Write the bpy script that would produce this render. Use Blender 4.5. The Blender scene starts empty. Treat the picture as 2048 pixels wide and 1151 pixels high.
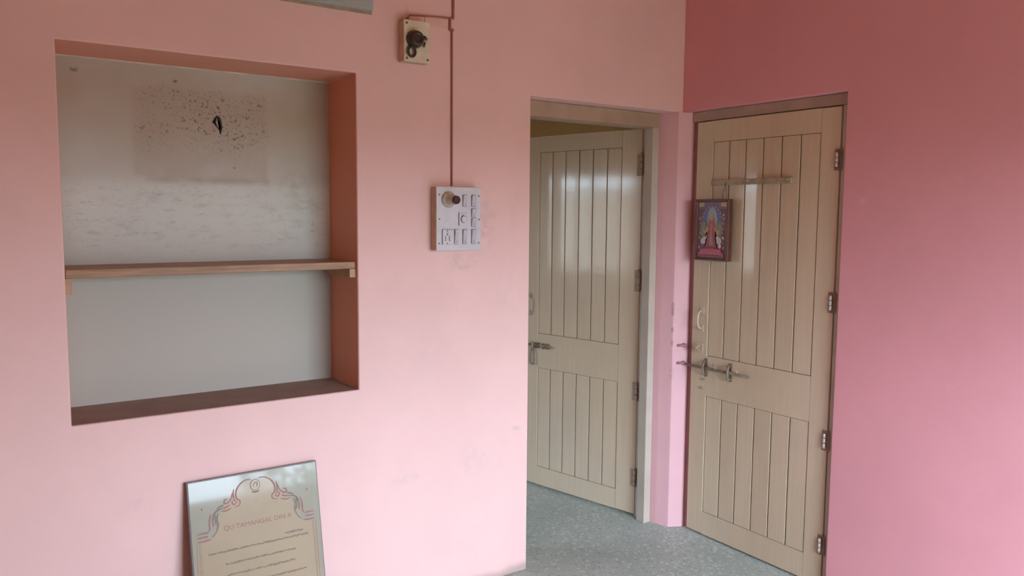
import bpy, bmesh, math, random
from mathutils import Vector, Matrix
random.seed(7)
scene = bpy.context.scene
COL = scene.collection

# ------------------------------------------------------------------ helpers
class MB:
    """collects shapes in one bmesh; build() links them as one mesh object"""
    def __init__(self): self.bm = bmesh.new(); self.mi = 0
    def _mark(self, faces):
        for f in faces: f.material_index = self.mi
    def box(self, x0, x1, y0, y1, z0, z1, bev=0.0, seg=2):
        b = bmesh.new()
        vs = [b.verts.new((x, y, z)) for x in (x0, x1) for y in (y0, y1) for z in (z0, z1)]
        for q in ((0,1,3,2),(4,6,7,5),(0,4,5,1),(2,3,7,6),(0,2,6,4),(1,5,7,3)): b.faces.new([vs[i] for i in q])
        bmesh.ops.recalc_face_normals(b, faces=b.faces)
        if bev > 0: bmesh.ops.bevel(b, geom=list(b.edges), offset=bev, segments=seg, affect='EDGES', profile=.5)
        return self.merge(b)
    def prism(self, pts, z0, z1, bev=0.0):
        """pts: xy polygon extruded in z"""
        b = bmesh.new()
        lo = [b.verts.new((p[0], p[1], z0)) for p in pts]; hi = [b.verts.new((p[0], p[1], z1)) for p in pts]
        b.faces.new(lo); b.faces.new(hi)
        n = len(pts)
        for i in range(n): b.faces.new((lo[i], lo[(i+1)%n], hi[(i+1)%n], hi[i]))
        bmesh.ops.recalc_face_normals(b, faces=b.faces)
        if bev > 0:
            e = [e for e in b.edges if abs(e.verts[0].co.z - e.verts[1].co.z) > 1e-4]
            bmesh.ops.bevel(b, geom=e, offset=bev, segments=3, affect='EDGES', profile=.5)
        return self.merge(b)
    def poly(self, pts, th, n=(0,0,1)):
        """flat polygon of 3-D points thickened by th along n"""
        b = bmesh.new(); n = Vector(n)
        lo = [b.verts.new(p) for p in pts]; hi = [b.verts.new(Vector(p) + n*th) for p in pts]
        b.faces.new(lo); b.faces.new(hi)
        k = len(pts)
        for i in range(k): b.faces.new((lo[i], lo[(i+1)%k], hi[(i+1)%k], hi[i]))
        bmesh.ops.triangulate(b, faces=[f for f in b.faces if len(f.verts) > 4])
        bmesh.ops.recalc_face_normals(b, faces=b.faces)
        return self.merge(b)
    def lathe(self, prof, origin, axis, seg=28):
        """prof: (radius, height) pairs turned round axis from origin"""
        b = bmesh.new(); q = Vector(axis).normalized().to_track_quat('Z', 'Y'); o = Vector(origin)
        rings = []
        for r, h in prof:
            if r < 1e-6: rings.append([b.verts.new(o + q @ Vector((0,0,h)))])
            else: rings.append([b.verts.new(o + q @ Vector((r*math.cos(2*math.pi*i/seg), r*math.sin(2*math.pi*i/seg), h))) for i in range(seg)])
        for A, B in zip(rings, rings[1:]):
            for i in range(seg):
                j = (i+1) % seg
                if len(A) == 1 and len(B) == 1: continue
                if len(A) == 1: b.faces.new((A[0], B[i], B[j]))
                elif len(B) == 1: b.faces.new((A[i], A[j], B[0]))
                else: b.faces.new((A[i], A[j], B[j], B[i]))
        for R_ in (rings[0], rings[-1]):
            if len(R_) > 1:
                try: b.faces.new(R_)
                except ValueError: pass
        bmesh.ops.recalc_face_normals(b, faces=b.faces)
        for f in b.faces: f.smooth = len(f.verts) == 4
        return self.merge(b)
    def cyl(self, a, b_, r, seg=18, bev=None):
        a, b_ = Vector(a), Vector(b_); L = (b_-a).length; v = bev if bev is not None else min(r*.25, L*.2)
        return self.lathe([(0,0),(r-v,0),(r,v),(r,L-v),(r-v,L),(0,L)], a, b_-a, seg)
    def tube(self, pts, r, seg=10, closed=False):
        b = bmesh.new(); P = [Vector(p) for p in pts]; n = len(P); rings = []
        for i in range(n):
            if closed: t = P[(i+1)%n] - P[i-1]
            else: t = P[min(i+1,n-1)] - P[max(i-1,0)]
            t.normalize()
            ref = Vector((0,0,1)) if abs(t.z) < .9 else Vector((1,0,0))
            u = t.cross(ref).normalized(); w = t.cross(u)
            rings.append([b.verts.new(P[i] + r*(math.cos(2*math.pi*k/seg)*u + math.sin(2*math.pi*k/seg)*w)) for k in range(seg)])
        for i in range(n if closed else n-1):
            A, B = rings[i], rings[(i+1)%n]
            # keep twist small between neighbouring rings
            off = min(range(seg), key=lambda o: sum((A[k].co-B[(k+o)%seg].co).length for k in range(0,seg,3)))
            for k in range(seg):
                f = b.faces.new((A[k], A[(k+1)%seg], B[(k+1+off)%seg], B[(k+off)%seg])); f.smooth = True
        if not closed: b.faces.new(rings[0]); b.faces.new(rings[-1])
        bmesh.ops.recalc_face_normals(b, faces=b.faces)
        return self.merge(b)
    def merge(self, b):
        me = bpy.data.meshes.new('tmp')
        for f in b.faces: f.material_index = self.mi
        b.to_mesh(me); b.free(); self.bm.from_mesh(me); bpy.data.meshes.remove(me)
        return self
    def xform(self, M): bmesh.ops.transform(self.bm, matrix=M, verts=self.bm.verts); return self
    def build(self, name, mats, parent=None):
        me = bpy.data.meshes.new(name); self.bm.to_mesh(me); self.bm.free()
        for m in (mats if isinstance(mats, (list, tuple)) else [mats]): me.materials.append(m)
        o = bpy.data.objects.new(name, me); COL.objects.link(o)
        if parent: o.parent = parent
        return o

def tag(o, label=None, cat=None, group=None, kind=None):
    if label: o['label'] = label
    if cat: o['category'] = cat
    if group: o['group'] = group
    if kind: o['kind'] = kind
    return o
def empty(name, loc=(0,0,0), M=None):
    o = bpy.data.objects.new(name, None); COL.objects.link(o); o.empty_display_size = .05
    if M is not None: o.matrix_world = M
    else: o.location = loc
    return o
def dup(src, parent, loc=None):
    """copy of one part with copies of its own parts"""
    c = src.copy(); COL.objects.link(c); c.parent = parent
    if loc is not None: c.location = loc
    for ch in src.children:
        d = ch.copy(); COL.objects.link(d); d.parent = c
    return c

# ------------------------------------------------------------------ materials
class NT:
    def __init__(self, name):
        self.m = bpy.data.materials.new(name); self.m.use_nodes = True
        self.t = self.m.node_tree; self.n = self.t.nodes; self.l = self.t.links
        self.b = self.n['Principled BSDF']
        self.geo = self.n.new('ShaderNodeNewGeometry')
    def pos(self): return self.geo.outputs['Position']
    def _in(self, s, v):
        if hasattr(v, 'links'): self.l.new(v, s)
        else: s.default_value = v
    def math(self, op, a, b=0.0, c=None):
        n = self.n.new('ShaderNodeMath'); n.operation = op
        self._in(n.inputs[0], a); self._in(n.inputs[1], b)
        if c is not None: self._in(n.inputs[2], c)
        return n.outputs[0]
    def noise(self, scale, detail=3.0, rough=.55, stretch=None, vec=None):
        v = vec or self.pos()
        if stretch:
            mp = self.n.new('ShaderNodeVectorMath'); mp.operation = 'MULTIPLY'
            self.l.new(v, mp.inputs[0]); mp.inputs[1].default_value = stretch; v = mp.outputs[0]
        n = self.n.new('ShaderNodeTexNoise'); n.inputs['Scale'].default_value = scale
        n.inputs['Detail'].default_value = detail; n.inputs['Roughness'].default_value = rough
        self.l.new(v, n.inputs['Vector']); return n.outputs['Fac']
    def ramp(self, v, a, b, lo=0.0, hi=1.0, smooth=True):
        n = self.n.new('ShaderNodeMapRange'); n.clamp = True
        if smooth: n.interpolation_type = 'SMOOTHSTEP'
        self._in(n.inputs['Value'], v)
        n.inputs['From Min'].default_value = a; n.inputs['From Max'].default_value = b
        n.inputs['To Min'].default_value = lo; n.inputs['To Max'].default_value = hi
        return n.outputs[0]
    def mix(self, fac, a, b):
        n = self.n.new('ShaderNodeMix'); n.data_type = 'RGBA'
        self._in(n.inputs[0], fac)
        for s, v in ((n.inputs[6], a), (n.inputs[7], b)):
            if hasattr(v, 'links'): self.l.new(v, s)
            else: s.default_value = (*v[:3], 1)
        return n.outputs[2]
    def sep(self):
        n = self.n.new('ShaderNodeSeparateXYZ'); self.l.new(self.pos(), n.inputs[0]); return n.outputs
    def blob(self, c, r, strength):
        """soft ellipsoid mask of a stain, broken up with noise"""
        a = self.n.new('ShaderNodeVectorMath'); a.operation = 'SUBTRACT'; self.l.new(self.pos(), a.inputs[0]); a.inputs[1].default_value = c
        d = self.n.new('ShaderNodeVectorMath'); d.operation = 'DIVIDE'; self.l.new(a.outputs[0], d.inputs[0]); d.inputs[1].default_value = r
        l = self.n.new('ShaderNodeVectorMath'); l.operation = 'LENGTH'; self.l.new(d.outputs[0], l.inputs[0])
        m = self.ramp(l.outputs['Value'], 1.0, .1, 0, strength)
        return self.math('MULTIPLY', m, self.ramp(self.noise(26, 4), .35, .65))
    def bump(self, h, strength, dist=.002):
        n = self.n.new('ShaderNodeBump'); n.inputs['Strength'].default_value = strength; n.inputs['Distance'].default_value = dist
        self.l.new(h, n.inputs['Height']); self.l.new(n.outputs[0], self.b.inputs['Normal'])
    def out(self, col, rough=.6, spec=.4, coat=0.0, coat_rough=.2, metal=0.0):
        self._in(self.b.inputs['Base Color'], col if hasattr(col, 'links') else (*col[:3], 1))
        self._in(self.b.inputs['Roughness'], rough)
        self.b.inputs['Specular IOR Level'].default_value = spec
        self.b.inputs['Coat Weight'].default_value = coat; self.b.inputs['Coat Roughness'].default_value = coat_rough
        self.b.inputs['Metallic'].default_value = metal
        return self.m

def simple(name, col, rough=.5, var=.12, scale=12, spec=.4, coat=0, metal=0, coat_rough=.2, bump=0):
    t = NT(name); d = [c*(1-var) for c in col]; u = [min(1, c*(1+var*.6)) for c in col]
    f = t.ramp(t.noise(scale, 4), .3, .7)
    if bump: t.bump(t.noise(scale*8, 3), bump, .001)
    return t.out(t.mix(f, d, u), rough, spec, coat, coat_rough, metal)

def wall_paint(name, col, smudges=(), lines=(), base_dirt=False):
    t = NT(name)
    d = [c*.955 for c in col]; u = [min(1, c*1.03) for c in col]
    c = t.mix(t.ramp(t.noise(1.7, 5, .6), .3, .7), d, u)
    c = t.mix(t.ramp(t.noise(14, 3), .55, .8, 0, .10), c, [x*.85 for x in col])
    for (ce, r, s, sc) in smudges: c = t.mix(t.blob(ce, r, s), c, sc)
    if base_dirt:
        z = t.sep()[2]
        h = t.math('ADD', z, t.math('MULTIPLY', t.noise(5, 3), -.05))
        c = t.mix(t.ramp(h, .028, -.015, 0, .7), c, (.34, .26, .21))
    t.bump(t.noise(55, 4, .6), .12, .0015)
    return t.out(c, .55, .25)

GREY = (.40, .34, .32)
M = {}
PEACH = (.805, .51, .465)
ROSE = (.72, .31, .335)
M['wall_left'] = wall_paint('peach_pink_wall_paint', PEACH, smudges=[
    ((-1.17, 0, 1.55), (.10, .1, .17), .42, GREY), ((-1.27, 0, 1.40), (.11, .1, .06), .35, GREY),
    ((-1.20, 0, .55), (.16, .1, .11), .26, (.55,.42,.45)), ((-1.52, 0, .53), (.12, .1, .03), .25, (.5,.4,.42)),
    ((-.99, 0, .66), (.05, .1, .02), .4, (.45,.36,.36)), ((-1.02, 0, 1.30), (.10, .1, .25), .12, (.85,.72,.68)),
    ((-1.42, 0, 1.05), (.2, .1, .12), .1, GREY), ((-2.52, 0, .62), (.09, .1, .06), .12, GREY),
    ((-1.0, 0, 1.6), (.05, .1, .3), .12, (.5,.35,.3))], base_dirt=True)
M['wall_right'] = wall_paint('rose_pink_wall_paint', ROSE, smudges=[
    ((0, -1.78, .93), (.1, .07, .08), .30, (.45,.2,.24)), ((0, -1.34, .98), (.1, .05, .012), .35, (.85,.6,.62)),
    ((0, -.97, 1.66), (.1, .05, .03), .25, (.85,.5,.5))])
M['pier'] = wall_paint('pink_pier_paint', (.77, .43, .445), smudges=[
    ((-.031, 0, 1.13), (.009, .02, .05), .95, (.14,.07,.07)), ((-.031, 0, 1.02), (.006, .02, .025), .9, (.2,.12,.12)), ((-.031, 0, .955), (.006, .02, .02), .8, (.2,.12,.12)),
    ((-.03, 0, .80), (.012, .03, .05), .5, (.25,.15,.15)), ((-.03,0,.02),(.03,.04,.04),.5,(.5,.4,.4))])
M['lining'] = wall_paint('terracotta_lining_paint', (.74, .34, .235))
M['plain_wall'] = wall_paint('room_wall_paint', (.70, .37, .20))
M['inner_wall'] = wall_paint('dull_yellow_wall_paint', (.54, .38, .18))
M['ceiling'] = wall_paint('ceiling_whitewash', (.66, .37, .19))
M['concrete'] = simple('terrace_concrete', (.20,.185,.15), .8, .15, 4)

# alcove back: old whitewash with a speckled square, brush strokes and stains
t = NT('stained_whitewash'); X, Y_, Z = t.sep()
c = t.mix(t.ramp(t.noise(2.2, 5, .6), .3, .7), (.55,.545,.49), (.64,.64,.59))
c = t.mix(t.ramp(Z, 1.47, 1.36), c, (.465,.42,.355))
sm = t.ramp(t.noise(9, 6, .8, (1, 1, 1.8)), .50, .70)                       # horizontal brush smears
zone = t.math('MULTIPLY', t.ramp(Z, 1.40, 1.5), t.ramp(Z, 1.74, 1.66))
c = t.mix(t.math('MULTIPLY', zone, .8), c, (.70,.73,.68))
c = t.mix(t.math('MULTIPLY', t.math('MULTIPLY', sm, zone), .32), c, (.34,.335,.315))
fs = t.ramp(t.noise(24, 5, .75, (1, 1, 3)), .52, .7)
c = t.mix(t.math('MULTIPLY', t.math('MULTIPLY', fs, zone), .45), c, (.36,.36,.335))
c = t.mix(t.ramp(t.noise(9, 5, .7, (1,1,2.4)), .60, .8, 0, .22), c, (.36,.34,.31))
upper = t.ramp(Z, 1.66, 2.02, 0, 1)                                        # yellowed upper half
c = t.mix(t.math('MULTIPLY', upper, t.ramp(t.noise(3, 3), .25, .7, .45, .85)), c, (.47,.375,.27))
def rect(x0, x1, z0, z1, s):
    a = t.math('MULTIPLY', t.ramp(X, x0-s, x0+s), t.ramp(X, x1+s, x1-s))
    b = t.math('MULTIPLY', t.ramp(Z, z0-s, z0+s), t.ramp(Z, z1+s, z1-s))
    return t.math('MULTIPLY', a, b)
sq = t.math('MULTIPLY', rect(-2.445, -1.975, 1.72, 2.035, .014), t.ramp(t.noise(8, 4, .6), .25, .6, .35, 1))
c = t.mix(t.math('MULTIPLY', sq, .40), c, (.40,.32,.25))
fuzzy = t.math('MULTIPLY', rect(-2.43, -1.985, 1.82, 2.03, .05), t.ramp(t.noise(6, 3), .3, .62, .2, 1))
for sc, th, st in ((70, .615, .8), (42, .68, .75), (150, .60, .6)):
    sp = t.ramp(t.noise(sc, 2, .5), th, th+.05)
    c = t.mix(t.math('MULTIPLY', t.math('MULTIPLY', sp, fuzzy), st), c, (.10,.08,.065))
band = t.math('MULTIPLY', rect(-2.41, -1.965, 1.702, 1.722, .014), t.ramp(t.noise(9,4), .3, .62, .15, 1))
c = t.mix(t.math('MULTIPLY', band, .55), c, (.30,.24,.19))
c = t.mix(rect(-2.448, -2.438, 1.73, 2.03, .004), c, (.45,.36,.28)) if False else c
c = t.mix(t.blob((-1.87,.27,1.68),(.09,.1,.12),.4), c, (.42,.36,.29))
for (x, z, s) in ((-2.30,2.06,.012),(-2.62,2.07,.02),(-2.0,2.0,.008),(-2.1,1.76,.01)):
    c = t.mix(t.blob((x,.27,z),(s,.1,s*.7),.9), c, (.12,.09,.07))
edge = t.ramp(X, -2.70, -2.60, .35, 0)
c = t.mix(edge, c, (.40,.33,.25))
t.bump(t.noise(40, 5, .65), .2, .002)
M['whitewash'] = t.out(c, .6, .3)

M['pale_wall'] = simple('pale_lime_wash', (.72,.64,.54), .8, .2, 3)
M['leaf'] = simple('green_leaf', (.20,.28,.08), .5, .3, 20)
M['sill'] = simple('brown_sill', (.33, .215, .18), .8, .10, 10)  # plain brown, darker than the alcove walls
M['cream_edge'] = simple('cream_paint_edge', (.66, .58, .45), .6)

# door paint: gloss putty enamel with faint vertical grain
t = NT('putty_gloss_enamel')
g = t.noise(9, 4, .6, (9, 9, .35))
c = t.mix(t.ramp(g, .3, .7), (.585,.44,.30), (.62,.475,.33))
c = t.mix(t.ramp(t.noise(2.5, 4), .5, .8, 0, .35), c, (.50,.395,.30))
t.bump(t.noise(10, 3, .5, (5, 5, .6)), .14, .004)
M['door'] = t.out(c, .36, .45, .75, .10)
M['groove'] = simple('dark_brown_groove', (.15,.105,.07), .8, .2, 40)  # dark brown floor of the grooves between the boards
M['frame_paint'] = simple('putty_frame_paint', (.52,.435,.355), .45, .08, 6, coat=.15)
M['hinge_pale'] = simple('worn_steel_hinge', (.62,.52,.44), .4, .1, 30, metal=.35)
M['hinge_brown'] = simple('painted_brown_hinge', (.40,.30,.22), .5, .15, 30)
M['hinge_dark'] = simple('rusty_dark_plate', (.27,.165,.12), .6, .2, 30)
M['bolt'] = simple('painted_iron_bolt', (.235,.17,.115), .55, .2, 40)
M['bolt_pink'] = simple('pink_overpainted_iron', (.42,.17,.19), .5, .15, 40)
M['brass'] = simple('dull_brass', (.44,.34,.20), .45, .15, 40, metal=.2)
M['maroon_post'] = simple('maroon_gap_shadow', (.34,.13,.115), .5, .15, 12)  # dark red carries the shadow of the gap beside the door leaf
M['head_brown'] = simple('brown_frame_head_paint', (.43,.285,.225), .5, .12, 8)
M['head_putty'] = simple('stained_frame_head_paint', (.44,.30,.21), .5, .12, 8)
M['batten'] = simple('painted_batten', (.40,.30,.20), .5, .2, 25)

# floor: grey green terrazzo
t = NT('grey_green_terrazzo')
def voro(scale):
    v = t.n.new('ShaderNodeTexVoronoi'); v.inputs['Scale'].default_value = scale
    t.l.new(t.pos(), v.inputs['Vector']); return v
v1 = voro(75); v2 = voro(38)
c = t.mix(t.ramp(t.noise(3, 5), .3, .7), (.345,.38,.335), (.41,.445,.39))
s1 = t.n.new('ShaderNodeSeparateColor'); t.l.new(v1.outputs['Color'], s1.inputs[0])
c = t.mix(t.math('MULTIPLY', t.ramp(v1.outputs['Distance'], .5, .3), t.ramp(s1.outputs[0], .55, .78, 0, .7)), c, (.58,.60,.55))
c = t.mix(t.math('MULTIPLY', t.ramp(v1.outputs['Distance'], .5, .3), t.ramp(s1.outputs[1], .66, .80, 0, .7)), c, (.17,.21,.19))
s2 = t.n.new('ShaderNodeSeparateColor'); t.l.new(v2.outputs['Color'], s2.inputs[0])
c = t.mix(t.math('MULTIPLY', t.ramp(v2.outputs['Distance'], .42, .25), t.ramp(s2.outputs[2], .78, .92, 0, .6)), c, (.60,.61,.56))
M['terrazzo'] = t.out(c, .48, .4)

# shelf wood
t = NT('varnished_shelf_wood')
g = t.noise(7, 5, .6, (.6, 8, 8))
c = t.mix(t.ramp(g, .3, .7), (.27,.135,.07), (.43,.245,.14))
c = t.mix(t.ramp(t.noise(5, 4, .6), .56, .72, 0, .5), c, (.17,.085,.05))
M['wood'] = t.out(c, .5, .4)
M['wood_pale'] = simple('pale_cleat_wood', (.50,.31,.18), .6, .15, 20)

M['conduit'] = simple('shadow_toned_wire_casing', (.38,.13,.10), .5, .1, 15)  # pink casing toned down to red-brown, its own shadow included in the colour
M['conduit_pink'] = simple('pink_wire_casing', (.76,.46,.39), .5, .08, 15)
M['grey_panel'] = simple('grey_board', (.40,.41,.385), .55, .1, 6)
M['cream_plastic'] = simple('cream_box_plastic', (.70,.60,.44), .4, .1, 18)
M['cream_side'] = simple('wooden_box_side', (.55,.38,.27), .55, .15, 18)
M['white_plastic'] = simple('white_switch_plastic', (.60,.565,.58), .35, .05, 20)
M['switch_plastic'] = simple('switch_plastic', (.52,.49,.51), .35, .08, 60)
M['switch_dark'] = simple('grey_switch_slot', (.20,.17,.19), .5, .1, 60)
M['bakelite'] = simple('black_bakelite', (.055,.035,.028), .3, .2, 60)
M['bakelite_red'] = simple('dark_red_bakelite', (.085,.018,.020), .3, .2, 60)
M['holder'] = simple('yellowed_holder_plastic', (.55,.44,.36), .4, .2, 60)
M['screw'] = simple('brown_screw', (.20,.12,.07), .5, .2, 80, metal=.4)
M['black'] = simple('charred_black', (.03,.026,.022), .7, .2, 80)

# plaque
M['plaque_face'] = simple('gold_beige_plaque_face', (.35,.245,.145), .35, .06, 5, spec=.2, coat=.45, coat_rough=.07)
M['plaque_margin'] = simple('grey_plaque_margin', (.28,.235,.165), .3, .06, 5, spec=.2, coat=.6, coat_rough=.05)
M['plaque_edge'] = simple('dark_plaque_edge', (.16,.115,.10), .4, .15, 20)
M['ink_red'] = simple('red_brown_print', (.29,.10,.075), .5, .15, 60)
M['ink_brown'] = simple('brown_print', (.20,.125,.075), .5, .15, 60)
M['ink_orange'] = simple('orange_print', (.42,.19,.08), .5, .12, 60)
M['ink_text'] = simple('ochre_text_print', (.215,.13,.07), .5, .15, 60)

# ------------------------------------------------------------------ room shell
XA, XB, ZT, ZB, XD, YD, H = -2.697, -1.7235, 2.1133, .9203, -.924, -.890, 2.10
CEIL, XL, YR, TH = 2.92, -4.8, -3.55, .30

def slab(name, mat, us, vs, holes, place, bev=.004, back=1.0, parent=None):
    """wall slab from a grid of cells in (u,v), with holes; place(u,v,d) gives the point, d = 0 front / 1 back"""
    b = bmesh.new(); V = {}
    def vert(i, j):
        if (i, j) not in V: V[i, j] = b.verts.new(place(us[i], vs[j], 0))
        return V[i, j]
    for i in range(len(us)-1):
        for j in range(len(vs)-1):
            cu, cv = (us[i]+us[i+1])/2, (vs[j]+vs[j+1])/2
            if any(h[0] < cu < h[1] and h[2] < cv < h[3] for h in holes): continue
            b.faces.new((vert(i,j), vert(i+1,j), vert(i+1,j+1), vert(i,j+1)))
    fr = list(b.faces)
    ex = bmesh.ops.extrude_face_region(b, geom=fr)
    off = Vector(place(us[0], vs[0], 1)) - Vector(place(us[0], vs[0], 0))
    bmesh.ops.translate(b, vec=off, verts=[g for g in ex['geom'] if isinstance(g, bmesh.types.BMVert)])
    bmesh.ops.recalc_face_normals(b, faces=b.faces)
    bmesh.ops.dissolve_limit(b, angle_limit=.01, verts=b.verts, edges=b.edges)
    if bev:
        e = [e for e in b.edges if len(e.link_faces) == 2 and e.calc_face_angle(0) > 1 ]
        bmesh.ops.bevel(b, geom=e, offset=bev, segments=2, affect='EDGES', profile=.5)
    m = MB(); m.merge(b); return m.build(name, mat, parent)

wl = slab('wall_left', M['wall_left'], [XL, XA, XB, XD, 0.0, .2], [0, ZB-.0015, H, ZT, CEIL],
          [(XA, XB, ZB-.0015, ZT), (XD, 0.5, -1, H)], lambda u, v, d: (u, d*TH, v))
tag(wl, 'peach pink wall on the left with the recessed alcove and the open doorway', 'wall', kind='structure')
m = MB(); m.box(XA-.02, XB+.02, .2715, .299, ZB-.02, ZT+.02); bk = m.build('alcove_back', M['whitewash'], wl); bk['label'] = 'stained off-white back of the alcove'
m = MB(); m.box(XA, XB, .004, .2715, ZB-.0015, ZB); sl = m.build('alcove_sill', M['sill'], wl); sl['label'] = 'brown bottom ledge of the alcove'
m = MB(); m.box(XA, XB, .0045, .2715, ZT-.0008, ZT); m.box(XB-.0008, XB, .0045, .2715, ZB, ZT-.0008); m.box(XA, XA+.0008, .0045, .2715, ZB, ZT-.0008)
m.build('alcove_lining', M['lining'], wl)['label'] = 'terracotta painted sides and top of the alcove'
m = MB(); m.box(XA, XB, .262, .2715, ZT-.006, ZT+.001, .002); m.build('paint_edge', M['cream_edge'], wl)
# burnt leaf-shaped scar in the plaster of the alcove back
m = MB(); yb = .2712
def ribbon(pts, w, y0, y1):
    L, R_ = [], []
    for i, p in enumerate(pts):
        a = Vector(pts[max(i-1,0)]); b_ = Vector(pts[min(i+1,len(pts)-1)]); d = (b_-a).normalized(); n = Vector((-d.y, d.x))
        ww = w[i] if isinstance(w, list) else w
        L.append(Vector(p)+n*ww/2); R_.append(Vector(p)-n*ww/2)
    q = L + R_[::-1]
    return [(v.x, y0, v.y) for v in q]
m.poly(ribbon([(-2.165,1.938),(-2.158,1.946),(-2.150,1.940),(-2.144,1.925),(-2.143,1.905),(-2.147,1.882)], [.004,.010,.010,.005,.006,.003], yb, 0), -.0015, (0,1,0))
m.poly(ribbon([(-2.172,1.930),(-2.166,1.922),(-2.158,1.908),(-2.150,1.898)], [.008,.009,.004,.003], yb, 0), -.0015, (0,1,0))
m.poly(ribbon([(-2.163,1.940),(-2.166,1.930),(-2.168,1.922)], [.008,.011,.005], yb, 0), -.0015, (0,1,0))
m.build('plaster_scar', M['black'], wl)['label'] = 'black leaf-shaped chip in the alcove plaster'

# pier between the two doorways (splayed plaster, below the lintels)
m = MB(); m.prism([(-.0585,.10),(-.031,-.003),(.032,-.034),(.20,-.034),(.20,TH),(-.0585,TH)], 0, H-.001, .003)
pr = m.build('wall_pier', M['pier'])
tag(pr, 'narrow pink pier with chipped edge between the two doorways', 'wall', kind='structure')

wr = slab('wall_right', M['wall_right'], [YR, YD, -.0005], [0, H, CEIL], [(YD, .1, -1, H)], lambda u, v, d: (d*.20, u, v))
tag(wr, 'deep rose pink wall on the right around the closed door', 'wall', kind='structure')

DX0, DX1, DZ1 = -1.8, -.15, 1.97       # wide opening to the terrace behind the camera
wb = slab('wall_rear', M['plain_wall'], [XL, DX0, DX1, .2], [0, DZ1, CEIL], [(DX0, DX1, -1, DZ1)], lambda u, v, d: (u, YR-d*.22, v))
tag(wb, 'pink rear wall with a wide open doorway to the terrace', 'wall', kind='structure')
m = MB(); m.box(XL-.2, XL, YR-.22, TH, 0, CEIL); ws = m.build('wall_side', M['plain_wall']); tag(ws, 'pink side wall facing the rose wall', 'wall', kind='structure')
m = MB(); m.box(XL-.2, .45, YR-.22, 3.4, CEIL, CEIL+.15); ce = m.build('ceiling', M['ceiling']); tag(ce, 'flat painted ceiling over both rooms', 'ceiling', kind='structure')
m = MB(); m.box(XL-.2, .45, YR-.22, 3.4, -.12, 0); fl = m.build('floor', M['terrazzo']); tag(fl, 'grey green speckled terrazzo floor', 'floor', kind='structure')

# adjoining room behind the open door
m = MB(); m.box(.25, .45, TH, 3.4, 0, CEIL); w_ = m.build('wall_inner_right', M['inner_wall']); tag(w_, 'dull yellow right wall of the room behind the open door', 'wall', kind='structure')
m = MB(); m.box(-3.4, .25, 3.2, 3.4, 0, CEIL); w_ = m.build('wall_inner_back', M['inner_wall']); tag(w_, 'dull yellow back wall of the room behind the open door', 'wall', kind='structure')
WY0, WY1, WZ0, WZ1 = 1.45, 2.35, 1.0, 2.0
w_ = slab('wall_inner_left', M['inner_wall'], [TH, WY0, WY1, 3.2], [0, WZ0, WZ1, CEIL], [(WY0, WY1, WZ0, WZ1)], lambda u, v, d: (-3.2-d*.2, u, v))
tag(w_, 'dull yellow window wall of the room behind the open door', 'wall', kind='structure')
wn = empty('window_1', (-3.3, (WY0+WY1)/2, WZ0)); tag(wn, 'barred window of the room behind the open door', 'window', kind='structure')
m = MB(); a, b_ = (WY1-WY0)/2-.002, WZ1-WZ0-.004
m.box(-.03,.03,-a,-a+.05,.002,b_); m.box(-.03,.03,a-.05,a,.002,b_); m.box(-.03,.03,-a+.05,a-.05,.002,.052); m.box(-.03,.03,-a+.05,a-.05,b_-.05,b_); m.box(-.025,.025,-.025,.025,.052,b_-.05)
m.build('window_frame', M['frame_paint'], wn)
for k in range(6):
    y = -a+.05+(k+.5)*(2*a-.1)/6
    m = MB(); m.cyl((0,y,.052),(0,y,b_-.05),.006,8); m.build('window_bar', M['bolt'], wn)

m = MB(); m.box(-5.9, -5.6, -.3, 5.2, -.12, 1.95, .01); o = m.build('wall_neighbour_added', M['pale_wall']); tag(o, 'pale garden wall outside the barred window', 'wall', kind='structure')  # unseen wall added so the open door mirrors something pale
m = MB(); m.box(-5.6, -3.4, -.3, 5.2, -.14, -.02); o = m.build('yard_floor_added', M['pale_wall']); tag(o, 'pale paved yard outside the barred window', 'yard', kind='structure')  # unseen pale ground added for the same door reflection
# terrace outside the rear doorway
m = MB(); m.box(-6.5, 2.0, YR-2.0, YR-.22, -.14, -.02); o = m.build('terrace_floor', M['concrete']); tag(o, 'concrete terrace outside the rear doorway', 'terrace', kind='structure')
m = MB(); m.box(-6.5, 2.0, YR-2.12, YR-2.0, -.14, .84, .01); o = m.build('terrace_parapet', M['concrete']); tag(o, 'low concrete parapet along the terrace edge', 'parapet', kind='structure')

sb_ = empty('terrace_shrub_added', (-.50, -4.95, -.02)); tag(sb_, 'leafy green unseen shrub added on the terrace for its reflection in the plaque', 'shrub')  # unseen, added so the plaque mirrors some green
m = MB(); rs = random.Random(3)
for k in range(420):
    a, b_, q = rs.uniform(0,2*math.pi), math.acos(rs.uniform(-1,1)), rs.uniform(.55,1)**.5
    p = Vector((.42*q*math.sin(b_)*math.cos(a), .36*q*math.sin(b_)*math.sin(a), 1.02+.52*q*math.cos(b_)))
    d = Vector((rs.uniform(-1,1), rs.uniform(-1,1), rs.uniform(-.3,1))).normalized(); e = d.cross(Vector((rs.uniform(-1,1),rs.uniform(-1,1),.3))).normalized()
    m.poly([p-d*.055, p+e*.022, p+d*.055, p-e*.022], .001, d.cross(e))
m.build('foliage', M['leaf'], sb_)
m = MB(); m.tube([(0,0,.0),(.02,.01,.4),(-.01,0,.75),(0,0,1.0)], .022, 8); m.build('stem', M['batten'], sb_)

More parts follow.
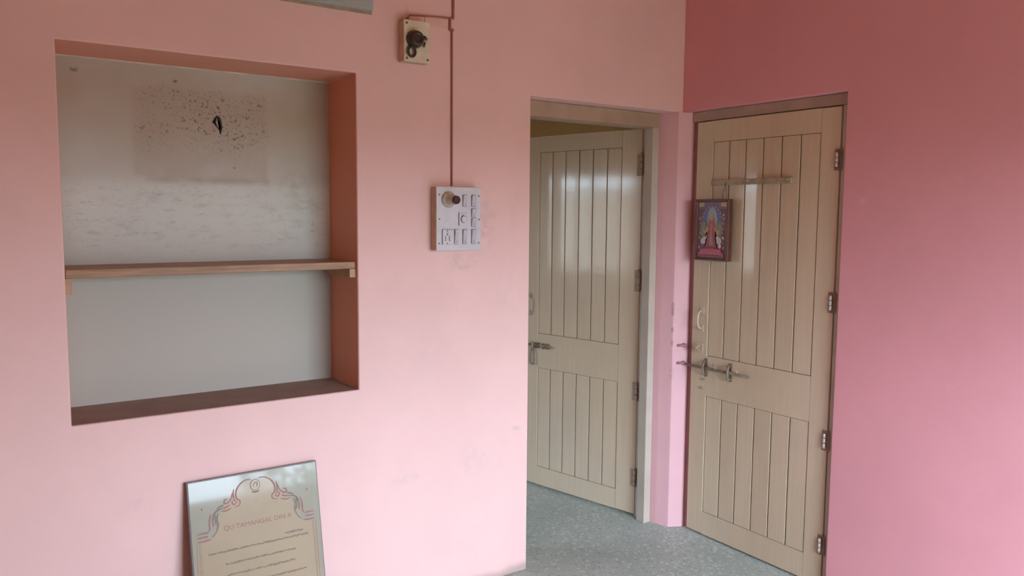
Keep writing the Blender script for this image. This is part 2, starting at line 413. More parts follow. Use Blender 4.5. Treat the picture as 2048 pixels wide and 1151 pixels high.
# ------------------------------------------------------------------ doors
def plank_panel(s0, s1, z0, z1, n, back, front):
    """tongue-and-groove boards standing between s0..s1 (local X), front face toward -Y"""
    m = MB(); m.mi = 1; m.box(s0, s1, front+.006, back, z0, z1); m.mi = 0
    w = (s1-s0)/n
    for i in range(n):                          # boards cup and lean a little, so each mirrors the window differently
        x0, x1, e = s0+i*w+(.0032 if i else .0036), s0+(i+1)*w-(.0032 if i<n-1 else .0036), random.uniform(-.0009,.0009)
        m.prism([(x0, front+.0065), (x0, front+.0008-e), (x0+.0012, front-e), (x0+.3*(x1-x0), front-e*.3-.0002), (x1-.0012, front+e), (x1, front+.0008+e), (x1, front+.0065)], z0+.0022, z1-.0022)
    return m

def door_leaf(root, width, zb, zt, g0, g1, pz):
    """local frame: x along the leaf from the hinge, -y toward the viewer, z up"""
    m = MB(); D = .036
    lo0, lo1, up0, up1 = pz
    m.box(0, g0, 0, D, zb, zt, .002, 1); m.box(g1, width, 0, D, zb, zt, .002, 1)
    for a, b_ in ((zb, lo0), (lo1, up0), (up1, zt)): m.box(g0, g1, 0, D, a, b_)
    m.build('door_leaf', M['door'], root)
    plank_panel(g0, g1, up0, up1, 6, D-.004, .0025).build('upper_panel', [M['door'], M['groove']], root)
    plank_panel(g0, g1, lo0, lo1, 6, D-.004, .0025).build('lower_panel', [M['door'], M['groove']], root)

def pull_handle(root, s, z0, z1, mat, rad=.006):
    m = MB(); p = []
    for k in range(13):
        a = math.pi*k/12; p.append((s, -.004-.030*math.sin(a)**.6, z0+.012+(z1-z0-.024)*(1-math.cos(a))/2))
    m.tube(p, rad, 10)
    for z in (z0, z1-.024): m.box(s-.011, s+.011, -.004, 0, z-.004, z+.028, .001, 1)
    return m.build('door_handle', mat, root)

# --- open door (hinged on the right, swung into the next room)
d1 = empty('door_1', (-.03, .10, 0)); tag(d1, 'putty grey plank door standing ajar in the left wall doorway', 'door', kind='structure')
def W(m, name, mat, parent):            # build world-space shape under a parent that only translates
    m.xform(Matrix.Translation(-parent.location)); return m.build(name, mat, parent)
m = MB(); m.box(XD+.001, -.060, .092, .20, 2.030, H-.001, .002, 1); W(m, 'frame_head', M['head_putty'], d1)
m = MB()
m.box(-.104, -.0595, .098, .155, 0, 2.030, .002, 1); m.box(-.074, -.0595, .155, .20, 0, 2.030)
m.box(XD+.001, XD+.058, .098, .20, 0, 2.030, .002, 1)
W(m, 'door_frame', M['frame_paint'], d1)
ang = math.atan2(.729, -.164)           # direction of the leaf in plan
# local x -> leaf direction; local -y -> viewer side (-.976,-.219)
ux = Vector((math.cos(ang), math.sin(ang), 0)); ny = Vector((.976, .2195, 0)).normalized()
Mx1 = Matrix(((ux.x, ny.x, 0, -.078), (ux.y, ny.y, 0, .197), (0, 0, 1, 0), (0, 0, 0, 1)))
before = set(COL.objects)
door_leaf(d1, .800, .012, 2.033, .125, .690, (.120, .709, .909, 1.944))
h = pull_handle(d1, .745, 1.012, 1.138, M['hinge_brown'])
# hinges in the gap
for z0, z1 in ((1.795,1.905),(1.200,1.312),(.628,.722),(.164,.256)):
    m = MB()
    for k in range(3):
        a = z0+(z1-z0)*k/3; m.cyl((-.001,-.007,a+.001),(-.001,-.007,a+(z1-z0)/3-.001),.0085,14)
    m.lathe([(0,0),(.006,0),(.006,.006),(0,.009)],(-.001,-.007,z1),(0,0,1),12)
    m.box(.006,.030,-.0025,0,z0,z1,.0008,1)
    hg = m.build('hinge', M['hinge_brown'], d1)
# latch: staple plate, short bolt, hanging hasp
m = MB(); m.box(.600,.735,-.003,0,.822,.856,.001,1)
bt = m.build('latch_plate', M['bolt'], d1)
m = MB(); m.cyl((.575,-.013,.840),(.790,-.013,.840),.0065,12); m.cyl((.630,-.013,.840),(.630,-.040,.846),.005,10); m.lathe([(0,0),(.008,0),(.009,.004),(.006,.012),(0,.013)],(.630,-.040,.846),(0,-1,.1),12)
m.build('bolt_rod', M['bolt'], bt)
for s in (.655,.715):
    m = MB(); m.tube([(s,0,.852),(s,-.018,.853),(s,-.024,.840),(s,-.018,.827),(s,0,.828)],.004,8); m.build('bolt_staple', M['brass'], bt)
m = MB(); m.tube([(.716,-.014,.826),(.706,-.016,.790),(.703,-.015,.745),(.710,-.015,.728),(.724,-.015,.728),(.731,-.015,.745),(.729,-.016,.790),(.720,-.014,.826)],.0042,8,True)
m.build('hasp_loop', M['bolt'], bt)
for o in [o for o in COL.objects if o not in before]:
    if o.parent is d1: o.matrix_local = Matrix.Translation(-Vector(d1.location)) @ Mx1

# --- closed door in the rose wall
d2 = empty('door_2', (.03, -.46, 0)); tag(d2, 'closed putty grey plank door in the rose pink wall, with framed picture', 'door', kind='structure')
m = MB(); m.box(.034, .14, YD+.001, -.035, 2.052, H-.001, .002, 1); W(m, 'frame_head', M['head_brown'], d2)
m = MB()
m.box(.069, .14, -.853, -.0705, 2.030, 2.052); m.box(.069, .14, -.09, -.0705, 0, 2.03); m.box(.069, .14, -.853, -.83, 0, 2.03); m.box(.050, .14, -.83, -.09, 0, .009); m.box(.069, .14, -.83, -.09, .009, .03)
m.box(.034, .14, YD+.001, -.853, 0, 2.052, .002, 1)
W(m, 'door_frame', M['frame_paint'], d2)
m = MB(); m.box(.046, .14, -.0705, -.0345, 0, 2.052, .002, 1); W(m, 'lock_post', M['maroon_post'], d2)['label'] = 'dark red frame post on the lock side, gap shadow put into its colour'
# local x -> +Y from the hinge, local -y -> -X (viewer)
Mx2 = Matrix(((0, 1, 0, .03), (1, 0, 0, -.850), (0, 0, 1, 0), (0, 0, 0, 1)))
before = set(COL.objects)
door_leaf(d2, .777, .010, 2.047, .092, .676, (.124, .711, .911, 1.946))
S = lambda y: y + .850                  # world Y to distance from the hinge
pull_handle(d2, S(-.139), 1.032, 1.142, M['door'], .0045)
for z0, z1 in ((1.800,1.860),(1.206,1.270),(.616,.682),(.158,.222)):
    m = MB(); zc = (z0+z1)/2
    m.box(-.012,.024,-.0018,0,zc-.044,zc+.044,.0008,1)
    hp = m.build('hinge', M['hinge_dark'], d2)
    m = MB()
    for k in range(3):
        a = z0+(z1-z0)*k/3; m.cyl((.008,-.009,a+.0008),(.008,-.009,a+(z1-z0)/3-.0008),.0068,14)
    m.build('hinge_pin', M['hinge_pale'], hp)['label'] = 'pale worn hinge barrel'
# long tower bolt
m = MB(); m.box(S(-.365),S(-.150),-.003,0,.838,.872,.001,1); bt = m.build('bolt_plate', M['door'], d2)
m = MB(); m.cyl((S(-.445),-.014,.852),(S(-.050),-.014,.852),.0068,12); m.cyl((S(-.245),-.014,.852),(S(-.245),-.034,.878),.005,10)
m.build('bolt_rod', M['bolt'], bt)
for y in (-.172,-.325):
    m = MB(); m.tube([(S(y),0,.886),(S(y),-.020,.884),(S(y),-.026,.852),(S(y),-.020,.822),(S(y),0,.820)],.0055,8); m.box(S(y)-.010,S(y)+.010,-.003,0,.808,.898,.001,1); m.build('bolt_staple', M['bolt'], bt)
# hasp ring with crossed pin near the lock stile
m = MB(); m.box(S(-.150),S(-.095),-.003,0,.922,.968,.001,1); hs = m.build('hasp_plate', M['door'], d2)
m = MB(); m.cyl((S(-.140),-.016,.932),(S(-.098),-.022,.962),.0045,10); m.cyl((S(-.140),-.020,.962),(S(-.100),-.018,.932),.0045,10)
m.cyl((S(-.120),0,.947),(S(-.120),-.026,.947),.006,12); m.build('hasp_pin', M['brass'], hs)
# screw scars of an older bolt under it
for y, z in ((-.150,.790),(-.140,.745)):
    m = MB(); m.box(S(y)-.016,S(y)+.016,-.0012,0,z-.006,z+.006,.0005,1); m.build('old_bolt_plate', M['brass'], d2)
# batten screwed across the upper planks
m = MB(); m.box(S(-.628),S(-.180),-.016,.0005,1.740,1.766,.003,2); bn = m.build('cross_batten', M['batten'], d2)
for y in (-.400,-.615):
    m = MB(); m.cyl((S(y),-.014,1.756),(S(y),-.026,1.756),.007,12); m.build('batten_knob', M['brass'], bn)
for o in [o for o in COL.objects if o not in before]:
    if o.parent is d2: o.matrix_local = Matrix.Translation(-Vector(d2.location)) @ Mx2
# eyes fixed to the pier that take the bolt and the hasp
for z, nm in ((.855,0),(.945,1)):
    m = MB(); m.cyl((-.012,-.022,0),(.020,-.046,0),.0062,12); m.lathe([(0,0),(.011,0),(.011,.004),(.006,.007),(0,.007)],(.020,-.031,0),(-.44,-.9,0),14)
    e = m.build('bolt_eye', M['bolt_pink']); e.location = (0,0,z)
    tag(e, ('red-brown bolt eye on the pier, level with the long bolt', 'red-brown bolt eye on the pier, level with the crossed hasp pin')[nm], 'bolt eye', 'bolt eyes on the pier')

# ------------------------------------------------------------------ picture hung on the closed door
# local: x along +Y?, so u runs left->right in the photo = -Y ; build directly in world coordinates then shift
pic = empty('framed_picture', (.012, -.218, 1.380)); tag(pic, 'small red-framed devotional picture hung on the closed door', 'picture')
PX = -.017                                 # front of the frame (world X)
Y0, Y1, Z0, Z1 = -.116, -.320, 1.382, 1.674
m = MB(); fw = .011
m.box(PX, .014, Y0-fw, Y0, Z0, Z1, .003, 2); m.box(PX, .014, Y1, Y1+fw, Z0, Z1, .003, 2)
m.box(PX, .014, Y1+fw, Y0-fw, Z0, Z0+fw, .003, 2); m.box(PX, .014, Y1+fw, Y0-fw, Z1-fw, Z1, .003, 2)
fm = simple('dark_red_frame_lacquer', (.12,.032,.020), .35, .15, 30, coat=.3)
W(m, 'picture_frame', fm, pic)
cols = [('maroon', (.15,.055,.06)), ('violet', (.19,.10,.17)), ('blue', (.13,.13,.30)), ('sky', (.33,.33,.36)), ('robe', (.42,.075,.045)),
        ('skin', (.52,.28,.20)), ('lotus', (.50,.09,.14)), ('pale', (.60,.52,.56)), ('leaf', (.22,.20,.13)), ('gold', (.50,.31,.13)), ('plum', (.22,.05,.10)), ('rosy',(.42,.17,.17))]
PM = [simple('print_'+n, c, .4, .18, 90, coat=.8, coat_rough=.12) for n, c in cols]; ix = {n: i for i, (n, _) in enumerate(cols)}
m = MB(); xb = PX+.006
uw, vh = abs(Y1-Y0)-2*fw, Z1-Z0-2*fw
layer = [0]
def P(pts, col):
    layer[0] += 1; m.mi = ix[col]; x = xb-.00012*layer[0]
    m.poly([(x, Y0-fw-u*uw, Z1-fw-v*vh) for u, v in pts], .0001, (-1,0,0))
def ell(cu, cv, ru, rv, col, n=18, a0=0, a1=2*math.pi):
    P([(cu+ru*math.cos(a0+(a1-a0)*i/n), cv+rv*math.sin(a0+(a1-a0)*i/n)) for i in range(n)], col)
m.mi = ix['maroon']; m.box(xb, .010, Y1+fw-.001, Y0-fw+.001, Z0+fw-.001, Z1-fw+.001)
P([(.04,.02),(.96,.02),(.96,.13),(.04,.13)], 'violet'); P([(.04,.02),(.22,.02),(.22,.09),(.04,.09)],'gold'); P([(.78,.02),(.96,.02),(.96,.09),(.78,.09)],'gold')
P([(.08,.98),(.08,.30),(.92,.30),(.92,.98)], 'plum')
ell(.5,.33,.36,.26,'violet',24); ell(.5,.33,.30,.22,'blue',24); ell(.5,.34,.17,.24,'sky',24)
for k in range(9):
    a = math.pi*(1.08+.84*k/8); ell(.5+.33*math.cos(a), .33+.235*math.sin(a), .022, .016, 'sky', 8)
for k in range(7): ell(.10+.03*(k%2), .30+.085*k, .035, .030, ('rosy','leaf','maroon')[k%3], 9); ell(.90-.03*(k%2), .30+.085*k, .035, .030, ('rosy','gold','leaf')[k%3], 9)
P([(.15,.38),(.26,.34),(.34,.44),(.30,.60),(.20,.66),(.12,.52)], 'leaf'); P([(.85,.38),(.74,.34),(.66,.44),(.70,.60),(.80,.66),(.88,.52)], 'leaf')
P([(.50,.24),(.58,.33),(.64,.45),(.62,.62),(.68,.80),(.32,.80),(.38,.62),(.36,.45),(.42,.33)], 'robe')
P([(.44,.50),(.56,.50),(.60,.80),(.40,.80)], 'plum'); P([(.47,.42),(.53,.42),(.57,.78),(.43,.78)], 'rosy')
P([(.37,.42),(.30,.52),(.24,.50),(.22,.53),(.30,.57),(.40,.50)], 'skin'); P([(.63,.42),(.70,.52),(.76,.50),(.78,.53),(.70,.57),(.60,.50)], 'skin')
ell(.5,.305,.050,.040,'skin',14); P([(.44,.28),(.50,.215),(.56,.28)],'gold'); ell(.5,.40,.06,.012,'gold',10)
ell(.23,.70,.085,.060,'pale',14); ell(.28,.65,.045,.035,'pale',12); P([(.31,.64),(.36,.58),(.37,.60),(.33,.67)],'pale')
ell(.77,.69,.085,.060,'pale',14); ell(.71,.64,.045,.035,'pale',12); ell(.72,.56,.05,.035,'gold',10); ell(.80,.78,.05,.04,'pale',12)
ell(.22,.77,.05,.03,'violet',10)
for k in range(7):
    u = .20+.1*k; P([(u-.07,.93),(u-.045,.84),(u,.795+.012*abs(k-3)),(u+.045,.84),(u+.07,.93)], 'lotus')
P([(.08,.90),(.92,.90),(.92,.97),(.08,.97)], 'lotus'); P([(.10,.935),(.90,.935),(.90,.96),(.10,.96)], 'maroon')
ell(.91,.235,.022,.020,'pale',10); ell(.89,.63,.030,.018,'pale',10)
W(m, 'picture_print', PM, pic)
m = MB()
for y in (-.262,-.282): m.tube([(.010,y,1.672),(.0115,y+.002,1.70),(.0115,-.272,1.752)],.0016,6)
W(m, 'hanging_cord', M['screw'], pic)

# ------------------------------------------------------------------ shelf in the alcove
sh = empty('wall_shelf', ((XA+XB)/2, .14, 1.372)); tag(sh, 'brown wooden shelf board across the white-backed alcove', 'shelf')
m = MB(); m.box(XA+.003, XB-.003, .016, .262, 1.385, 1.412, .002, 1); W(m, 'shelf_board', M['wood'], sh)
m = MB(); m.box(XB-.026, XB-.001, .018, .262, 1.352, 1.3845, .0015, 1); W(m, 'shelf_cleat', M['wood_pale'], sh)
m = MB(); m.box(XA+.001, XA+.020, .018, .262, 1.335, 1.3845, .0015, 1); W(m, 'shelf_cleat', M['wood_pale'], sh)

# ------------------------------------------------------------------ grey board high on the wall
gp = empty('wall_board', (-2.20, -.011, 2.341)); tag(gp, 'grey board fixed high on the peach wall above the alcove', 'board')
m = MB(); m.box(-2.74, -1.661, -.022, -.001, 2.341, 2.78, .002, 1); W(m, 'board_panel', M['grey_panel'], gp)
m = MB(); m.box(-2.74, -1.659, -.004, -.0005, 2.330, 2.341); W(m, 'board_shadow_strip', M['batten'], gp)  # brown strip drawn in place of the shadow under the board

# ------------------------------------------------------------------ cream electrical box
eb = empty('electrical_box', (-1.492, 0, 2.170)); tag(eb, 'small cream electrical box with black fitting, high on peach wall', 'electrical box')
BX0, BX1, BZ0, BZ1, BD = -1.549, -1.440, 2.170, 2.322, .050
m = MB(); m.box(BX0, BX1, -BD+.005, -.0005, BZ0, BZ1, .002, 1); W(m, 'box_body', M['cream_side'], eb)
m = MB(); m.box(BX0-.001, BX1+.001, -BD, -BD+.006, BZ0-.001, BZ1+.001, .0018, 2); W(m, 'box_cover', M['cream_plastic'], eb)
cx, cz = -1.508, 2.252
m = MB(); m.lathe([(0,0),(.034,0),(.034,.008),(.030,.018),(.027,.030),(.022,.034),(.016,.034),(.014,.028),(0,.028)], (cx,-BD,cz), (0,-1,0), 32)
m.box(cx+.020, cx+.046, -BD-.012, -BD, cz+.002, cz+.017, .003, 2)
kn = W(m, 'rotary_switch', M['bakelite'], eb); kn['label'] = 'round black bakelite fitting'
m = MB(); rx, rz = cx-.015, cz-.048
m.tube([(rx+.015*math.sin(a), -BD-.010, rz+.018*math.cos(a)) for a in [2*math.pi*k/20 for k in range(20)]], .0052, 8, True)
m.xform(Matrix.Translation(-eb.location)); m.build('switch_ring', M['bakelite'], kn)
m = MB(); m.lathe([(0,0),(.007,0),(.006,.004),(0,.005)],(cx+.050,-BD,cz+.008),(0,-1,0),14); m.cyl((cx+.046,-BD-.001,cz-.006),(cx+.034,-BD-.014,cz-.026),.004,10)
W(m, 'side_terminal', M['screw'], eb)
for x, z in ((BX0+.010,BZ1-.012),(BX0+.010,BZ0+.010),(BX1-.010,BZ0+.012)):
    m = MB(); m.lathe([(0,0),(.0048,0),(.0042,.002),(0,.003)],(x,-BD,z),(0,-1,0),12); W(m, 'screw', M['screw'], eb)
m = MB(); m.lathe([(0,0),(.010,0),(.009,.009),(.005,.012),(0,.012)],(-1.525,-.024,BZ1),(0,0,1),14); W(m, 'cable_gland', M['screw'], eb)

# ------------------------------------------------------------------ wire casing
cd = empty('wire_casing', (-1.317, 0, 1.708)); tag(cd, 'thin wire casing running down the peach wall to the switchboard, its shadow put into the red-brown colour', 'wire casing')
m = MB(); m.box(-1.3150,-1.3060,-.010,-.0005,2.365,CEIL-.002,.002,1); m.box(-1.3195,-1.3125,-.009,-.0005,1.7065,2.322,.002,1)
W(m, 'casing_run', M['conduit'], cd)
m = MB(); m.box(-1.329,-1.321,-.010,-.0005,2.322,2.366,.002,1); m.box(-1.330,-1.306,-.007,-.0005,2.316,2.326,.002,1); m.box(-1.330,-1.306,-.007,-.0005,2.361,2.368,.002,1); W(m, 'casing_joint', M['conduit'], cd)
m = MB(); m.box(-1.438,-1.3315,-.003,-.0005,2.326,2.360,.002,1); W(m, 'casing_branch', M['conduit_pink'], eb)
m = MB(); m.tube([(-1.525,-.022,2.332),(-1.510,-.022,2.347),(-1.47,-.014,2.352),(-1.42,-.009,2.357),(-1.37,-.009,2.361),(-1.332,-.009,2.363)],.0032,8); W(m, 'branch_wire', M['conduit'], eb)

# ------------------------------------------------------------------ switchboard
sb = empty('switchboard', (-1.308, 0, 1.450)); tag(sb, 'white switchboard with switches, socket and bulb holder beside the doorway', 'switchboard')
SX0, SX1, SZ0, SZ1, SD = -1.411, -1.204, 1.449, 1.702, .048
m = MB(); m.box(SX0+.001, SX1-.001, -SD+.004, -.0005, SZ0+.001, SZ1-.001, .002, 1); W(m, 'back_box', M['cream_side'], sb)['label'] = 'pinkish brown box behind the white plate'
m = MB(); m.box(SX0, SX1, -SD, -SD+.005, SZ0, SZ1, .0016, 2); W(m, 'face_plate', M['white_plastic'], sb)
U = lambda u: SX0+u*(SX1-SX0)
V = lambda v: SZ1-v*(SZ1-SZ0)
def switch(u0, u1, v0, v1):
    x0, x1, z1, z0 = U(u0), U(u1), V(v0), V(v1)
    m = MB(); m.box(x0, x1, -SD-.003, -SD, z0, z1, .001, 1)
    f = W(m, 'switch', M['switch_dark'], sb)
    m = MB(); zc = (z0+z1)/2; i = .0016; xl, xr = x0+i, x1-i
    # rocker: a wedge, lower half pressed in, with a raised top
    b = bmesh.new()
    pr = [(-SD-.0025,z0+i),(-SD-.0042,z0+i),(-SD-.0055,zc),(-SD-.0095,z1-i),(-SD-.0025,z1-i)]
    L = [b.verts.new((xl,y,z)) for y, z in pr]; R_ = [b.verts.new((xr,y,z)) for y, z in pr]
    b.faces.new(L); b.faces.new(R_)
    for k in range(5): b.faces.new((L[k],L[(k+1)%5],R_[(k+1)%5],R_[k]))
    bmesh.ops.recalc_face_normals(b, faces=b.faces)
    m.merge(b); m.box((xl+xr)/2-.0012,(xl+xr)/2+.0012,-SD-.0075,-SD-.005,z0+.006,z0+.014)
    m.xform(Matrix.Translation(-sb.location)); m.build('rocker', M['switch_plastic'], f)
for (u0,u1) in ((.775,.885),):
    for v0, v1 in ((.12,.305),(.33,.62),(.665,.90)):
        if v1-v0 > .25:
            switch(u0,u1,.335,.475); switch(u0,u1,.485,.625)
        else: switch(u0,u1,v0,v1)
switch(.575,.675,.12,.305); switch(.575,.675,.665,.90); switch(.390,.485,.665,.90)
# two-pin plug point in the middle with a pale cap
m = MB(); m.box(U(.495),U(.68),-SD-.003,-SD,V(.61),V(.40),.001,1); pp = W(m, 'plug_point', M['white_plastic'], sb)
m = MB(); m.lathe([(0,0),(.0145,0),(.0135,.006),(.010,.008),(0,.008)],(U(.60),-SD-.003,V(.51)),(0,-1,0),22); m.xform(Matrix.Translation(-sb.location)); m.build('plug_cap', M['white_plastic'], pp)
m = MB(); m.tube([(U(.60)+.0125*math.cos(a), -SD-.0035, V(.505)+.0165*math.sin(a)) for a in [math.pi*(.55+.75*k/12) for k in range(13)]], .0021, 8); m.box(U(.495)-.0015,U(.495)+.0008,-SD-.0035,-SD,V(.61),V(.40))
m.xform(Matrix.Translation(-sb.location)); m.build('plug_slot', M['switch_dark'], pp)
# three-pin socket
m = MB(); m.box(U(.125),U(.372),-SD-.003,-SD,V(.905),V(.665),.001,1); so = W(m, 'power_socket', M['white_plastic'], sb)
m = MB(); cu, cv = U(.248), V(.80)
m.box(U(.125)-.001,U(.125)+.0012,-SD-.0036,-SD,V(.905),V(.665)); m.box(U(.125),U(.372),-SD-.0036,-SD,V(.672),V(.665))
m.cyl((cu-.003,-SD-.0025,V(.745)),(cu-.003,-SD-.0037,V(.745)),.0042,14); m.box(cu-.0045,cu-.0015,-SD-.0037,-SD-.002,V(.715),V(.668))
for dx, s in ((-.011,1),(.006,-1)): m.tube([(cu+dx+s*.0035*math.cos(a)-s*.003, -SD-.003, V(.81)+.009*math.sin(a)) for a in [math.pi*(-.5+k/8) for k in range(9)]], .0018, 8)
m.cyl((cu-.003,-SD-.0025,V(.885)),(cu-.003,-SD-.0037,V(.885)),.0030,12)
m.xform(Matrix.Translation(-sb.location)); m.build('socket_hole', M['switch_dark'], so)
# angled bulb holder
bx, bz = U(.265), V(.20)
m = MB(); m.lathe([(0,0),(.0320,0),(.0320,.004),(.0270,.010),(.0205,.012),(.0190,.020),(.0185,.046),(.0165,.050),(0,.050)],(bx,-SD,bz),(.05,-1,-.03),36)
bh = W(m, 'bulb_holder', M['holder'], sb); bh['label'] = 'round yellowed bulb holder'
m = MB(); ax = Vector((.05,-1,-.03)).normalized(); o_ = Vector((bx,-SD,bz))+ax*.050
m.lathe([(0,0),(.0162,0),(.0168,.004),(.0162,.011),(.0135,.012),(.0125,.006),(0,.006)], o_, ax, 28); m.xform(Matrix.Translation(-sb.location)); m.build('holder_rim', M['bakelite_red'], bh)
for u, v in ((.06,.125),(.065,.505),(.06,.885),(.95,.135),(.955,.51),(.95,.885)):
    m = MB(); m.lathe([(0,0),(.0035,0),(.003,.0015),(0,.002)],(U(u),-SD,V(v)),(0,-1,0),12); W(m, 'screw', M['screw'], sb)

# ------------------------------------------------------------------ plaque leaning on the wall
LEAN = math.radians(11); PW, PH, PT = .458, .690, .018
n_out = Vector((0, -math.cos(LEAN), math.sin(LEAN))); dn = Vector((0, -math.sin(LEAN), -math.cos(LEAN)))
TL = Vector((-2.366, -.0215, .6795))
# local frame: x to the right, y = into the wall (behind the face), z up along the board
R3 = Matrix(((1,0,0),(0,-n_out.y,-dn.y),(0,-n_out.z,-dn.z)))
bot = TL + dn*PH
pq = empty('memorial_plaque', M=Matrix.Translation(bot) @ R3.to_4x4()); tag(pq, 'beige printed plaque with an arched scroll border, leaning against the peach wall', 'plaque')
def L(a, b_, y=0.0): return (a, y, PH-b_)
m = MB(); m.box(0, PW, 0, PT, 0, PH, .0012, 1); m.build('plaque_backing', M['plaque_edge'], pq)
m = MB(); m.box(.004, PW-.004, -.002, .0008, .004, PH-.004, .0008, 1); m.build('plaque_margin', M['plaque_margin'], pq)
m = MB(); m.poly([L(a,b_,-.002) for a, b_ in ((.034,.206),(.034,PH-.03),(PW-.034,PH-.03),(PW-.034,.206),(PW-.07,.206),(PW-.09,.14),(PW-.115,.112),(PW-.155,.07),(PW-.18,.036),(PW/2+.012,.03),(PW/2-.012,.03),(.18,.036),(.155,.07),(.115,.112),(.09,.14),(.07,.206))], .0004, (0,-1,0))
m.build('plaque_face', M['plaque_face'], pq)
CXP = .2285
def stroke(m, pts, w, sub=5):
    """smooth ribbon on the face through (a,b) points"""
    P_ = [Vector(p) for p in pts]; q = []
    for i in range(len(P_)-1):
        p0, p1, p2, p3 = P_[max(i-1,0)], P_[i], P_[i+1], P_[min(i+2,len(P_)-1)]
        for k in range(sub):
            t_ = k/sub; q.append(.5*((2*p1)+(p2-p0)*t_+(2*p0-5*p1+4*p2-p3)*t_**2+(3*p1-p0-3*p2+p3)*t_**3))
    q.append(P_[-1]); n = len(q)
    b = bmesh.new(); prev = None
    for i, p in enumerate(q):
        d = (q[min(i+1,n-1)]-q[max(i-1,0)]); d = d.normalized() if d.length > 1e-9 else Vector((1,0)); nn = Vector((-d.y, d.x))
        ww = w*(.45+.55*math.sin(math.pi*min(1,(i+1)/n)))/2
        f = []
        for s in (1,-1):
            v = p+nn*ww*s; f.append((b.verts.new(L(v.x,v.y,-.0024)), b.verts.new(L(v.x,v.y,-.0029))))
        if prev:
            (a0,a1),(b0,b1) = prev; (c0,c1),(d0,d1_) = f
            for fc in ((a1,c1,d1_,b1),(a0,a1,c1,c0),(b0,b1,d1_,d0)): b.faces.new(fc)
        prev = f
    bmesh.ops.recalc_face_normals(b, faces=b.faces); m.merge(b)
both = lambda pts: (pts, [(2*CXP-a, b_) for a, b_ in pts])
RED = ([(.242,.026),(.262,.026),(.280,.036),(.292,.050),(.297,.066),(.296,.082),(.285,.094),(.288,.107),(.304,.112)],
       [(.303,.050),(.306,.066),(.304,.084),(.296,.098)], [(.296,.098),(.306,.102),(.312,.094),(.308,.086)],
       [(.309,.062),(.314,.080),(.326,.092),(.338,.092),(.336,.080),(.327,.080)],
       [(.320,.100),(.332,.106),(.346,.108)], [(.316,.112),(.334,.118),(.350,.116)],
       [(.391,.204),(.412,.206),(.434,.205)], [(.397,.180),(.415,.179),(.434,.180)], [(.400,.192),(.434,.192)], [(.386,.120),(.392,.145),(.392,.170),(.398,.176)])
BROWN = ([(.345,.108),(.358,.110),(.370,.116),(.378,.128),(.381,.146),(.379,.164)], [(.362,.120),(.366,.140),(.364,.160),(.370,.180),(.384,.198)],
         [(.340,.098),(.352,.100),(.364,.106)], [(.372,.120),(.372,.140),(.370,.160)])
for side in (1, 0):
    q, k = MB(), MB()
    for p in RED[:6]: stroke(q, both(p)[side], .0055)
    e = MB()
    for p in RED[6:]: stroke(e, both(p)[side], .0055)
    e.build('pillar_capital', M['ink_red'], pq)
    for p in BROWN: stroke(k, both(p)[side], .0065)
    q.build('scroll_border', M['ink_red'], pq); k.build('arch_outline', M['ink_brown'], pq)
    k = MB(); stroke(k, both([(.412,.094),(.414,.098),(.411,.101)])[side], .006); k.build('corner_dot', M['ink_brown'], pq)
    for a in (.428, .438):
        k = MB(); stroke(k, both([(a,.212),(a,.66)])[side], .0032, 8); k.build('border_line', M['ink_orange'], pq)
q = MB()
stroke(q, [(.2285+.017*math.cos(a), .048+.019*math.sin(a)) for a in [2*math.pi*k/14 for k in range(15)]], .003, 2)
stroke(q, [(.222,.052),(.226,.042),(.234,.040),(.236,.050),(.230,.056)], .004); stroke(q, [(.214,.069),(.2285,.073),(.243,.069)], .006)
q.build('arch_medallion', M['ink_brown'], pq)
# title lettering and the lines of faded script under it
def lettering(txt, a0, a1, bc, h, mat, name):
    cu_ = bpy.data.curves.new('txt', 'FONT'); cu_.body = txt; cu_.size = 1; cu_.extrude = 0; cu_.resolution_u = 3
    to = bpy.data.objects.new('txt', cu_); COL.objects.link(to)
    bpy.context.view_layer.update()
    me = bpy.data.meshes.new_from_object(to.evaluated_get(bpy.context.evaluated_depsgraph_get()))
    bpy.data.objects.remove(to); bpy.data.curves.remove(cu_)
    b = bmesh.new(); b.from_mesh(me); bpy.data.meshes.remove(me)
    xs = [v.co.x for v in b.verts]; ys = [v.co.y for v in b.verts]; x0, x1, y0, y1 = min(xs), max(xs), min(ys), max(ys)
    for v in b.verts:
        v.co = Vector(L(a0+(v.co.x-x0)/(x1-x0)*(a1-a0), bc+h/2-(v.co.y-y0)/(y1-y0)*h, -.0027))
    ex = bmesh.ops.extrude_face_region(b, geom=list(b.faces)); bmesh.ops.translate(b, vec=(0,.0003,0), verts=[g for g in ex['geom'] if isinstance(g, bmesh.types.BMVert)])
    bmesh.ops.recalc_face_normals(b, faces=b.faces)
    q = MB(); q.merge(b); return q.build(name, mat, pq)
lettering('QU TAMANGAL DIN A', .111, .350, .178,   .019, M['ink_red'], 'title_lettering')
for a0, a1, b_ in ((.320,.388,.237),(.055,.405,.254),(.109,.356,.298),(.111,.350,.336),(.075,.390,.375),(.120,.340,.412),(.090,.370,.450),(.130,.330,.490)):
    q = MB(); a = a0
    while a < a1:                                   # broken strokes of a script too faded to read
        w = random.uniform(.004,.011); w = min(w, a1-a)
        if True:
            hh = random.uniform(.0022,.0042); j = random.uniform(-.0012,.0012)
            q.poly([L(a,b_+j-hh,-.0024),L(a+w,b_+j-hh*.8,-.0024),L(a+w,b_+j+hh,-.0024),L(a,b_+j+hh*.9,-.0024)],.0004,(0,-1,0))
        a += w+random.choice((-.0004,.0004,.0010))
    q.build('script_line', M['ink_text'], pq)

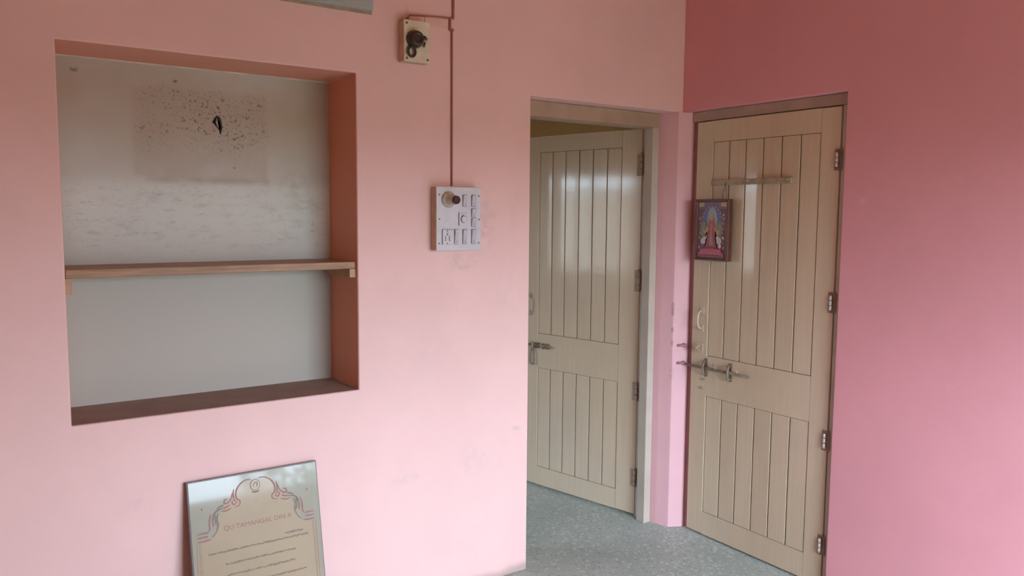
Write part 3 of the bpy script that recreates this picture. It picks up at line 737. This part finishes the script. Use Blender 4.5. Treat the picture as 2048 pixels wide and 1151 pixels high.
# ------------------------------------------------------------------ light: daylight through the terrace doorway and the next room's window
w = bpy.data.worlds.new('World'); scene.world = w; w.use_nodes = True
nt = w.node_tree; bg = nt.nodes['Background']
tc = nt.nodes.new('ShaderNodeTexCoord'); sp = nt.nodes.new('ShaderNodeSeparateXYZ'); rp = nt.nodes.new('ShaderNodeValToRGB')
nt.links.new(tc.outputs['Generated'], sp.inputs[0]); nt.links.new(sp.outputs['Z'], rp.inputs[0])
rp.color_ramp.elements[0].position = 0.0; rp.color_ramp.elements[0].color = (.10,.12,.08,1)
rp.color_ramp.elements[1].position = 1.0; rp.color_ramp.elements[1].color = (.50,.76,1.05,1)
e = rp.color_ramp.elements.new(.02); e.color = (.58,.74,.86,1)
e = rp.color_ramp.elements.new(.30); e.color = (1.06,1.38,1.74,1)
nt.links.new(rp.outputs[0], bg.inputs['Color']); bg.inputs['Strength'].default_value = 8.0
def portal(name, loc, rot, sx, sy):
    l = bpy.data.lights.new(name, 'AREA'); l.shape = 'RECTANGLE'; l.size = sx; l.size_y = sy; l.cycles.is_portal = True
    o = bpy.data.objects.new(name, l); COL.objects.link(o); o.location = loc; o.rotation_euler = rot
portal('doorway_daylight', ((DX0+DX1)/2, YR-.20, DZ1/2), (math.radians(90), 0, 0), DX1-DX0, DZ1)
portal('window_daylight', (-3.39, (WY0+WY1)/2, (WZ0+WZ1)/2), (math.radians(90), 0, math.radians(-90)), WY1-WY0, WZ1-WZ0)

# ------------------------------------------------------------------ camera
yaw, pitch, roll, F = .6027, .0933, .0081, 1593.39
f = Vector((math.sin(yaw)*math.cos(pitch), math.cos(yaw)*math.cos(pitch), -math.sin(pitch)))
r = Vector((math.cos(yaw), -math.sin(yaw), 0)); u = r.cross(f)
r2 = r*math.cos(roll)+u*math.sin(roll); u2 = -r*math.sin(roll)+u*math.cos(roll)
cam = bpy.data.cameras.new('Camera'); cam.sensor_width = 36; cam.sensor_fit = 'HORIZONTAL'; cam.lens = F/2048*36; cam.clip_start = .02
co = bpy.data.objects.new('Camera', cam); COL.objects.link(co)
co.matrix_world = Matrix(((r2.x,u2.x,-f.x,-2.9502),(r2.y,u2.y,-f.y,-2.814),(r2.z,u2.z,-f.z,1.5991),(0,0,0,1)))
scene.camera = co

vs = scene.view_settings
scene.display_settings.display_device = 'sRGB'
vs.view_transform = 'Standard'; vs.look = 'None'; vs.gamma = 1; vs.use_curve_mapping = False
vs.exposure = 1.58
scene.cycles.use_denoising = True
scene.cycles.diffuse_bounces = 8; scene.cycles.max_bounces = 12
